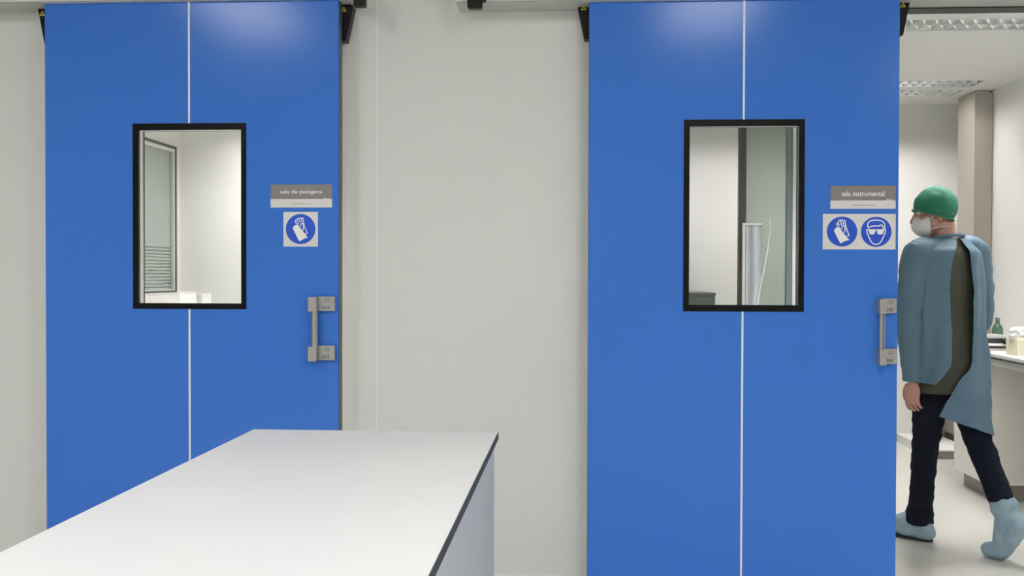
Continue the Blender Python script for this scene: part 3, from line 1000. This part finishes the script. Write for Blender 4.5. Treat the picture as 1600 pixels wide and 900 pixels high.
# white instrument with a slanted top
Yi = 7.0
xa, xb = XL + 0.02, P(281, 460, Yi).x
za, zb = P(228, 461, Yi).z, P(281, 458, Yi).z
e = empty('white_instrument', ((xa + xb) / 2, 7.15, 0.90), 'white bench instrument with sloping lid at the foot of the left door window', 'instrument')
bm = bmesh.new()
prism(bm, [(xa, 0.9), (xb + 0.02, 0.9), (xb, zb - 0.006), (xa, za - 0.006)], Yi, Yi + 0.3)
obj('housing', bm, M['white_plastic'], e, bevel=0.006)
bm = bmesh.new()
prism(bm, [(xa, za - 0.005), (xb, zb - 0.005), (xb + 0.004, zb + 0.012), (xb - 0.02, zb + 0.003), (xa, za + 0.004)], Yi - 0.005, Yi + 0.305)
obj('lid', bm, M['lum_white'], e, bevel=0.002)
p0, p1 = P(252, 467, Yi), P(269, 469.5, Yi)
obj('label_strip', boxes((p0.x, p1.x, Yi - 0.004, Yi - 0.0005, p1.z, p0.z)), M['sign_text'], e)
# small white storage box on the bench
Yb = 7.45
a, b = P(284.5, 459.5, Yb), P(315, 474, Yb)
e = empty('white_box', ((a.x + b.x) / 2, Yb + 0.1, 0.90), 'small white storage box with a flap against the far wall of the left back room', 'box')
obj('box_body', boxes((a.x, b.x, Yb, Yb + 0.2, 0.90, a.z - 0.012)), M['white_plastic'], e, bevel=0.002)
obj('box_lid', boxes((a.x - 0.002, b.x + 0.002, Yb - 0.004, Yb + 0.204, a.z - 0.0115, a.z)), M['lum_white'], e, bevel=0.002)
sx = P(303.5, 465, Yb).x
obj('divider_line', boxes((sx, sx + 0.004, Yb - 0.001, Yb - 0.0002, 0.91, a.z - 0.013)), M['grey_plastic'], e)
bm = bmesh.new()
tube(bm, [P(287, 469, Yb - 0.01), P(291, 466.5, Yb - 0.012), P(297, 466, Yb - 0.01)], 0.003, 8)
tube(bm, [P(287, 469, Yb - 0.01), P(287.5, 476, Yb - 0.01)], 0.003, 8)
obj('flap_catch', bm, M['steel_dark'], e)

# ------------------------------------------------------------------ the person
dF = Vector((-0.55, 0.835, 0)).normalized()     # walking direction
dR = Vector((dF.y, -dF.x, 0))                   # the person's right
ZU = Vector((0, 0, 1))
pelvis = P(1481, 562, 4.8995)
person = empty('person', (pelvis.x, pelvis.y, 0), 'person in green cap and pale blue gown walking away through the open doorway', 'person')
hipL, hipR = pelvis - dR * 0.085 - ZU * 0.03, pelvis + dR * 0.085 - ZU * 0.03
kneeL, ankL = P(1446, 692, 4.9610), P(1437, 806, 5.0532)
kneeR, ankR = P(1529, 690, 4.8380), P(1573, 802, 4.6945)
chest = P(1478, 455, 4.9200)
neck0 = P(1477, 368, 4.9405)
headc = P(1460.5, 333, 4.9610)
shL, shR = P(1433, 394, 4.8380), P(1523, 390, 5.0122)
elL, wrL = P(1419, 492, 4.8072), P(1427, 594, 4.8175)
elR, wrR = P(1534, 492, 4.9917), P(1508, 540, 5.1660)
hF = Vector((-0.97, 0.20, -0.12)).normalized()  # where the face points
hR = hF.cross(ZU).normalized()
hU = hR.cross(hF)


def ring(c, u, v, a, b, n=32, e=2.0, z_tilt=None):
    out = []
    for k in range(n):
        t = 2 * PI * k / n
        ct_, st_ = math.cos(t), math.sin(t)
        out.append(c + u * a * math.copysign(abs(ct_) ** (2 / e), ct_) + v * b * math.copysign(abs(st_) ** (2 / e), st_))
    return out


def spine(z):
    pts = [pelvis - ZU * 0.4, pelvis - ZU * 0.10, pelvis, chest, neck0, neck0 + ZU * 0.2]
    for a, b in zip(pts, pts[1:]):
        if a.z <= z <= b.z:
            f = (z - a.z) / (b.z - a.z)
            return a.lerp(b, f)
    return pts[0] if z < pts[0].z else pts[-1]


def hd(f, r, u):
    return headc + hF * f + hR * r + hU * u


def torso_shape(bm, grow=0.0, top=True, zlo=None):
    z0 = pelvis.z - 0.10 if zlo is None else zlo
    prof = [(z0, .155, .10), (pelvis.z, .165, .108), (pelvis.z + .12, .145, .098), (chest.z - .05, .155, .105), (chest.z + .06, .172, .112), (neck0.z - .085, .17, .100), (neck0.z - .045, .12, .080), (neck0.z - 0.01, .068, .062)]
    loft(bm, [ring(spine(z), dR, dF, a + grow, b + grow, 32, 2.3) for z, a, b in prof])


# body: one continuous skin surface
bm = bmesh.new()
torso_shape(bm)
capsule(bm, neck0 - ZU * 0.04, hd(-0.03, 0, -0.07), 0.056, 0.054)
ellipsoid(bm, hd(-0.008, 0, 0.03), (hF * 0.088, hR * 0.074, hU * 0.088))
ellipsoid(bm, hd(0.015, 0, -0.035), (hF * 0.074, hR * 0.062, hU * 0.075))
ellipsoid(bm, hd(0.048, 0, -0.088), (hF * 0.030, hR * 0.032, hU * 0.022))          # chin
capsule(bm, hd(-0.02, 0.05, -0.06), hd(0.04, 0.02, -0.088), 0.02, 0.02)             # jaw
capsule(bm, hd(-0.02, -0.05, -0.06), hd(0.04, -0.02, -0.088), 0.02, 0.02)
capsule(bm, hd(0.082, 0, 0.012), hd(0.104, 0, -0.030), 0.008, 0.013, 12)            # nose
for s in (-1, 1):
    ellipsoid(bm, hd(0.095, 0.011 * s, -0.034), (hF * 0.010, hR * 0.009, hU * 0.008), 12)
    capsule(bm, hd(0.080, 0.012 * s, 0.026), hd(0.066, 0.045 * s, 0.026), 0.010, 0.009, 12)   # brow
    ellipsoid(bm, hd(0.058, 0.038 * s, -0.020), (hF * 0.022, hR * 0.022, hU * 0.018), 12)     # cheek
    ellipsoid(bm, hd(-0.010, 0.076 * s, -0.005), (hF * 0.018 - hR * 0.006 * s, hR * 0.007 * s + hF * 0.002, hU * 0.031), 14)  # ear
    ellipsoid(bm, hd(-0.010, 0.074 * s, -0.034), (hF * 0.010, hR * 0.006, hU * 0.012), 10)
ellipsoid(bm, hd(0.084, 0, -0.058), (hF * 0.010, hR * 0.024, hU * 0.006), 12)
ellipsoid(bm, hd(0.082, 0, -0.069), (hF * 0.010, hR * 0.021, hU * 0.007), 12)
for sh, el, wr in ((shL, elL, wrL), (shR, elR, wrR)):
    capsule(bm, sh, sh.lerp(el, 0.5), 0.052, 0.046)
    capsule(bm, sh.lerp(el, 0.5), el, 0.046, 0.038)
    capsule(bm, el, el.lerp(wr, 0.35), 0.040, 0.038)
    capsule(bm, el.lerp(wr, 0.35), wr, 0.038, 0.026)
    capsule(bm, sh, neck0 - ZU * 0.05, 0.05, 0.05)


def hand(bm, wr, along, front, out_):
    """along: wrist to fingertips; front: where the thumb points; out_: back of the hand"""
    along, front = along.normalized(), front.normalized()
    out_ = (out_ - along * out_.dot(along)).normalized()
    front = along.cross(out_) if along.cross(out_).dot(front) > 0 else -along.cross(out_)
    pc = wr + along * 0.052
    ellipsoid(bm, pc, (along * 0.056, front * 0.042, out_ * 0.016), 20)
    ellipsoid(bm, wr + along * 0.015, (along * 0.035, front * 0.029, out_ * 0.020), 16)
    for i, (off, ln) in enumerate(((0.031, 0.070), (0.011, 0.078), (-0.010, 0.072), (-0.030, 0.056))):
        b = wr + along * (0.088 - 0.004 * i) + front * off
        ang = 0.25
        p = b
        fan = front * (off * 1.1)
        for sgm, (fr, rr) in enumerate(((0.45, 0.0092), (0.32, 0.0084), (0.25, 0.0076))):
            dd = (along * math.cos(ang) - out_ * math.sin(ang) + fan).normalized()
            q = p + dd * ln * fr
            capsule(bm, p, q, rr, rr * 0.92, 10)
            p = q
            ang += 0.38
    b = wr + along * 0.028 + front * 0.030
    m1 = b + (along * 0.62 + front * 0.60 - out_ * 0.35) * 0.042
    m2 = m1 + (along * 0.88 + front * 0.25 - out_ * 0.30) * 0.032
    m3 = m2 + (along * 0.95 - out_ * 0.30) * 0.024
    capsule(bm, b, m1, 0.0135, 0.0105, 10)
    capsule(bm, m1, m2, 0.0105, 0.0092, 10)
    capsule(bm, m2, m3, 0.0092, 0.0075, 10)


hand(bm, wrL + Vector((0, 0, -0.005)), Vector((0.05, 0.02, -1)) + dF * 0.12, dF, -dR)
hand(bm, wrR, (wrR - elR) + ZU * -0.05, -dR, dR + ZU)
for hip, kn, an in ((hipL, kneeL, ankL), (hipR, kneeR, ankR)):
    capsule(bm, hip, hip.lerp(kn, 0.5), 0.080, 0.068)
    capsule(bm, hip.lerp(kn, 0.5), kn, 0.068, 0.050)
    capsule(bm, kn, kn.lerp(an, 0.4), 0.050, 0.048)
    capsule(bm, kn.lerp(an, 0.4), an, 0.048, 0.036)
# feet
footL = (Vector((-0.74, 0.67, 0))).normalized()
heelL = Vector((ankL.x, ankL.y, 0.045)) - footL * 0.035
toeL = heelL + footL * 0.21
ballR = P(1564, 866, 4.7150)
ballR.z = 0.042
tipR = ballR + Vector((-0.62, 0.78, 0)).normalized() * 0.06 - ZU * 0.006
heelR = ankR + Vector((0.035, -0.055, -0.045))
capsule(bm, ankL, heelL, 0.036, 0.034)
capsule(bm, heelL, toeL, 0.032, 0.028)
capsule(bm, ankL, toeL, 0.034, 0.024)
capsule(bm, ankR, heelR, 0.036, 0.032)
capsule(bm, heelR, ballR, 0.032, 0.030)
capsule(bm, ankR, ballR, 0.034, 0.028)
capsule(bm, ballR, tipR, 0.030, 0.024)
body = organic('body', bm, M['skin'], person, 0.0034, 3)
for s in (-1, 1):
    bm = bmesh.new()
    ellipsoid(bm, hd(0.074, 0.030 * s, 0.008), (hF * 0.012, hR * 0.012, hU * 0.012), 16)
    obj('eye', bm, M['eye'], body, smooth=True)

# shirt under the gown
bm = bmesh.new()
torso_shape(bm, 0.006, zlo=pelvis.z - 0.08)
for sh, el in ((shL, elL), (shR, elR)):
    capsule(bm, sh, sh.lerp(el, 0.55), 0.057, 0.052)
    capsule(bm, sh, neck0 - ZU * 0.065, 0.054, 0.050)
loft(bm, [ring(spine(z), dR, dF, a, b, 32, 2.2) for z, a, b in ((pelvis.z - .15, .188, .134), (pelvis.z, .186, .132), (pelvis.z + .12, .17, .118), (chest.z, .165, .112))])
organic('shirt', bm, M['shirt'], person, 0.008, 4)

# trousers
bm = bmesh.new()
loft(bm, [ring(spine(z), dR, dF, a, b, 32, 2.2) for z, a, b in ((pelvis.z - .14, .15, .10), (pelvis.z - .05, .178, .122), (pelvis.z + .06, .172, .118), (pelvis.z + .10, .16, .11))])
dl = (ankL - kneeL).normalized()
dr_ = (ankR - kneeR).normalized()
for hip, kn, an, dd, lo in ((hipL, kneeL, ankL, dl, 0.0), (hipR, kneeR, ankR, dr_, -0.02)):
    capsule(bm, hip, hip.lerp(kn, 0.55), 0.096, 0.079)
    capsule(bm, hip.lerp(kn, 0.55), kn, 0.079, 0.062)
    capsule(bm, kn, kn.lerp(an, 0.5), 0.062, 0.057)
    capsule(bm, kn.lerp(an, 0.5), an + dd * lo, 0.057, 0.056)
tube(bm, [kneeL.lerp(ankL, 0.75), ankL - dl * 0.02, ankL + dl * 0.03], [0.054, 0.064, 0.066], 24)
organic('trousers', bm, M['trousers'], person, 0.006, 4, 0.005, 16, (1, 1, 1.6))

# shoe covers
bm = bmesh.new()
capsule(bm, ankL - ZU * 0.015, heelL, 0.056, 0.043)
capsule(bm, heelL, toeL, 0.043, 0.037)
capsule(bm, ankL - ZU * 0.01, toeL, 0.052, 0.032)
box(bm, *[0] * 6) if False else None
sc = organic('shoe_cover', bm, M['shoe_cover'], person, 0.005, 3, 0.004, 24)
bm = bmesh.new()
loft(bm, [ring(heelL.lerp(toeL, 0.5) * 1.0 + Vector((0, 0, z - heelL.z)), footL, footL.cross(ZU), 0.136, 0.038, 32, 2.4) for z in (0.0005, 0.009)])
obj('sole', bm, M['sole'], sc)
bm = bmesh.new()
capsule(bm, ankR + (kneeR - ankR) * 0.08, ankR, 0.064, 0.054)
capsule(bm, ankR, heelR, 0.050, 0.041)
capsule(bm, heelR, ballR, 0.044, 0.042)
capsule(bm, ankR, ballR, 0.048, 0.042)
capsule(bm, ballR, tipR, 0.042, 0.035)
organic('shoe_cover', bm, M['shoe_cover'], person, 0.005, 3, 0.004, 24)

# gown: torso shell open along the back, with sleeves
N = 64
bm = bmesh.new()
prof = [(neck0.z - .012, .082, .080), (neck0.z - .05, .150, .112), (neck0.z - .09, .190, .138), (chest.z + .05, .195, .140), (chest.z - .06, .195, .148), (pelvis.z + .14, .198, .150), (pelvis.z, .208, .155)]
hem_r, hem_l = P(1525, 676, 4.8790).z, P(1440, 596, 4.8380).z
rows = []
for z, a, b in prof:
    rows.append([(z, a, b)] * (N + 1))
for fr in (0.34, 0.67, 1.0):
    row = []
    for k in range(N + 1):
        u = k / N                                  # from just right of the back opening round to just left of it
        w = 1 / (1 + math.exp(40 * (u - 0.47)))
        hz = hem_l + (hem_r + max(0.0, 0.22 - u) * 0.45 - hem_l) * w
        z = pelvis.z + (hz - pelvis.z) * fr
        row.append((z, .208 + .008 * fr + 0.01 * fr * w, .155 + 0.03 * fr))
    rows.append(row)
rings = []
for i, row in enumerate(rows):
    out = []
    gap = (0.10, 0.18, 0.26, 0.31, 0.31, 0.30, 0.26, 0.16, 0.09, 0.05)[i]
    mid = -PI / 2 - (0.14, 0.2, 0.27, 0.33, 0.36, 0.39, 0.45, 0.65, 0.85, 1.05)[i]
    for k, (z, a, b) in enumerate(row):
        t = mid + gap + (2 * PI - 2 * gap) * k / N
        p = spine(z) + dR * a * math.cos(t) + dF * b * math.sin(t)
        p.z = z
        fold = 0.007 * math.sin(t * 9 + i * 0.7) + 0.018 * noise.noise(Vector((t * 2.2, z * 5, 1.7)))
        fold *= min(1.0, i / 3)
        p += (dR * math.cos(t) + dF * math.sin(t)) * fold
        out.append(p)
    rings.append(out)
# refine rows vertically
fine = []
for i in range(len(rings) - 1):
    r0, r1, r2, r3 = rings[max(i - 1, 0)], rings[i], rings[i + 1], rings[min(i + 2, len(rings) - 1)]
    for s in range(6):
        f = s / 6
        fine.append([0.5 * (2 * p1 + (p2 - p0) * f + (2 * p0 - 5 * p1 + 4 * p2 - p3) * f * f + (3 * p1 - p0 - 3 * p2 + p3) * f ** 3) for p0, p1, p2, p3 in zip(r0, r1, r2, r3)])
fine.append(rings[-1])
off = 0.003
vo = [[bm.verts.new(p) for p in r_] for r_ in fine]
for a, b in zip(vo, vo[1:]):
    for k in range(N):
        bm.faces.new((a[k], b[k], b[k + 1], a[k + 1]))
me_src = bm
bmesh.ops.recalc_face_normals(bm, faces=bm.faces[:])
bmesh.ops.solidify(bm, geom=bm.faces[:], thickness=0.003)


def sleeve(sh, el, wr, ra, rb, rc, cuff):
    pts, rs = [], []
    inner = sh.lerp(neck0 - ZU * 0.055, 0.60)
    seq = [(inner, ra * 0.80), (sh, ra), (sh.lerp(el, 0.5), (ra + rb) / 2), (el, rb), (el.lerp(wr, 0.5), (rb + rc) / 2), (wr, rc)]
    for (a, r1), (b, r2) in zip(seq, seq[1:]):
        for s in range(6):
            f = s / 6
            pts.append(a.lerp(b, f))
            rs.append((r1 + (r2 - r1) * f) * (1 + 0.035 * math.sin(len(pts) * 1.9)))
    pts.append(wr)
    rs.append(rc)
    for _ in range(3):
        pts = [pts[0]] + [(pts[i - 1] + pts[i] * 2 + pts[i + 1]) / 4 for i in range(1, len(pts) - 1)] + [pts[-1]]
    tube(bm, pts, rs, 24)


sleeve(shL, elL, wrL, 0.071, 0.060, 0.047, None)
sleeve(shR, elR, wrR, 0.071, 0.060, 0.047, None)
for v in bm.verts:
    q = v.co * 11
    v.co += Vector((noise.noise(q), noise.noise(q + Vector((7, 3, 1))), 0)) * 0.006 + Vector((noise.noise(q * 2.6), noise.noise(q * 2.6 + Vector((2, 9, 4))), 0)) * 0.0035
gown = obj('gown', bm, M['gown'], person, smooth=True)
# collar tie band around the neck
bm = bmesh.new()
rc = [spine(neck0.z - 0.012) + dR * 0.083 * math.cos(t) + dF * 0.078 * math.sin(t) + ZU * (0.0 - 0.012 * math.sin(t)) for t in [2 * PI * k / 32 for k in range(33)]]
tube(bm, rc, 0.008, 8, cap=False)
obj('neck_band', bm, M['gown'], gown, smooth=True)

# cap and face mask
def cut(bm, co_, no):
    geom = bm.verts[:] + bm.edges[:] + bm.faces[:]
    bmesh.ops.bisect_plane(bm, geom=geom, plane_co=co_, plane_no=no, clear_inner=True)


bm = bmesh.new()
ellipsoid(bm, hd(-0.008, 0, 0.030), (hF * 0.099, hR * 0.098, hU * 0.098), 48)
cut(bm, hd(0.085, 0, 0.022), (hU * 1.0 - hF * 0.42).normalized())
for v in bm.verts:
    q = v.co * 26
    n_ = (v.co - headc).normalized()
    v.co += n_ * 0.005 * (noise.noise(q) + 0.6 * noise.noise(q * 2.1))
rim = [v for v in bm.verts if any(len(e_.link_faces) == 1 for e_ in v.link_edges)]
bmesh.ops.recalc_face_normals(bm, faces=bm.faces[:])
bmesh.ops.solidify(bm, geom=bm.faces[:], thickness=0.003)
cap_o = obj('cap', bm, M['cap'], person, smooth=True)
bm = bmesh.new()
pl_o, pl_n = hd(0.085, 0, 0.022), (hU * 1.0 - hF * 0.42).normalized()
ctr = hd(-0.008, 0, 0.030)
ctr = ctr - pl_n * (ctr - pl_o).dot(pl_n)
uu = (hF - pl_n * hF.dot(pl_n)).normalized()
tube(bm, [ctr + uu * 0.094 * math.cos(2 * PI * k / 40) + hR * 0.092 * math.sin(2 * PI * k / 40) for k in range(41)], 0.006, 8, cap=False)
obj('hem_band', bm, M['cap'], cap_o, smooth=True)

bm = bmesh.new()
ellipsoid(bm, hd(0.030, 0, -0.052), (hF * 0.083, hR * 0.070, hU * 0.062), 40)
cut(bm, hd(0.035, 0, 0), hF)
bmesh.ops.recalc_face_normals(bm, faces=bm.faces[:])
bmesh.ops.solidify(bm, geom=bm.faces[:], thickness=0.002)
mk = obj('face_mask', bm, M['mask'], person, smooth=True)
for s in (-1, 1):
    bm = bmesh.new()
    tube(bm, [hd(0.036, 0.066 * s, -0.030), hd(0.0, 0.079 * s, 0.0), hd(-0.035, 0.082 * s, 0.002), hd(-0.07, 0.062 * s, -0.015)], 0.0022, 6)
    tube(bm, [hd(0.036, 0.064 * s, -0.075), hd(0.0, 0.068 * s, -0.07), hd(-0.05, 0.062 * s, -0.075)], 0.0022, 6)
    obj('strap', bm, M['mask'], mk)

# ------------------------------------------------------------------ world and colour
w = bpy.data.worlds.new('world')
S.world = w
w.use_nodes = True
w.node_tree.nodes['Background'].inputs['Color'].default_value = (0.05, 0.05, 0.05, 1)
w.node_tree.nodes['Background'].inputs['Strength'].default_value = 0.2
S.view_settings.view_transform = 'Standard'
S.view_settings.look = 'None'
S.view_settings.gamma = 1.0
S.view_settings.use_curve_mapping = False
S.view_settings.exposure = 0.0
S.cycles.use_denoising = True
S.cycles.max_bounces = 10
S.cycles.diffuse_bounces = 6
S.cycles.glossy_bounces = 4
S.cycles.transparent_max_bounces = 16
S.cycles.sample_clamp_indirect = 6.0
S.cycles.caustics_reflective = False
S.cycles.caustics_refractive = False
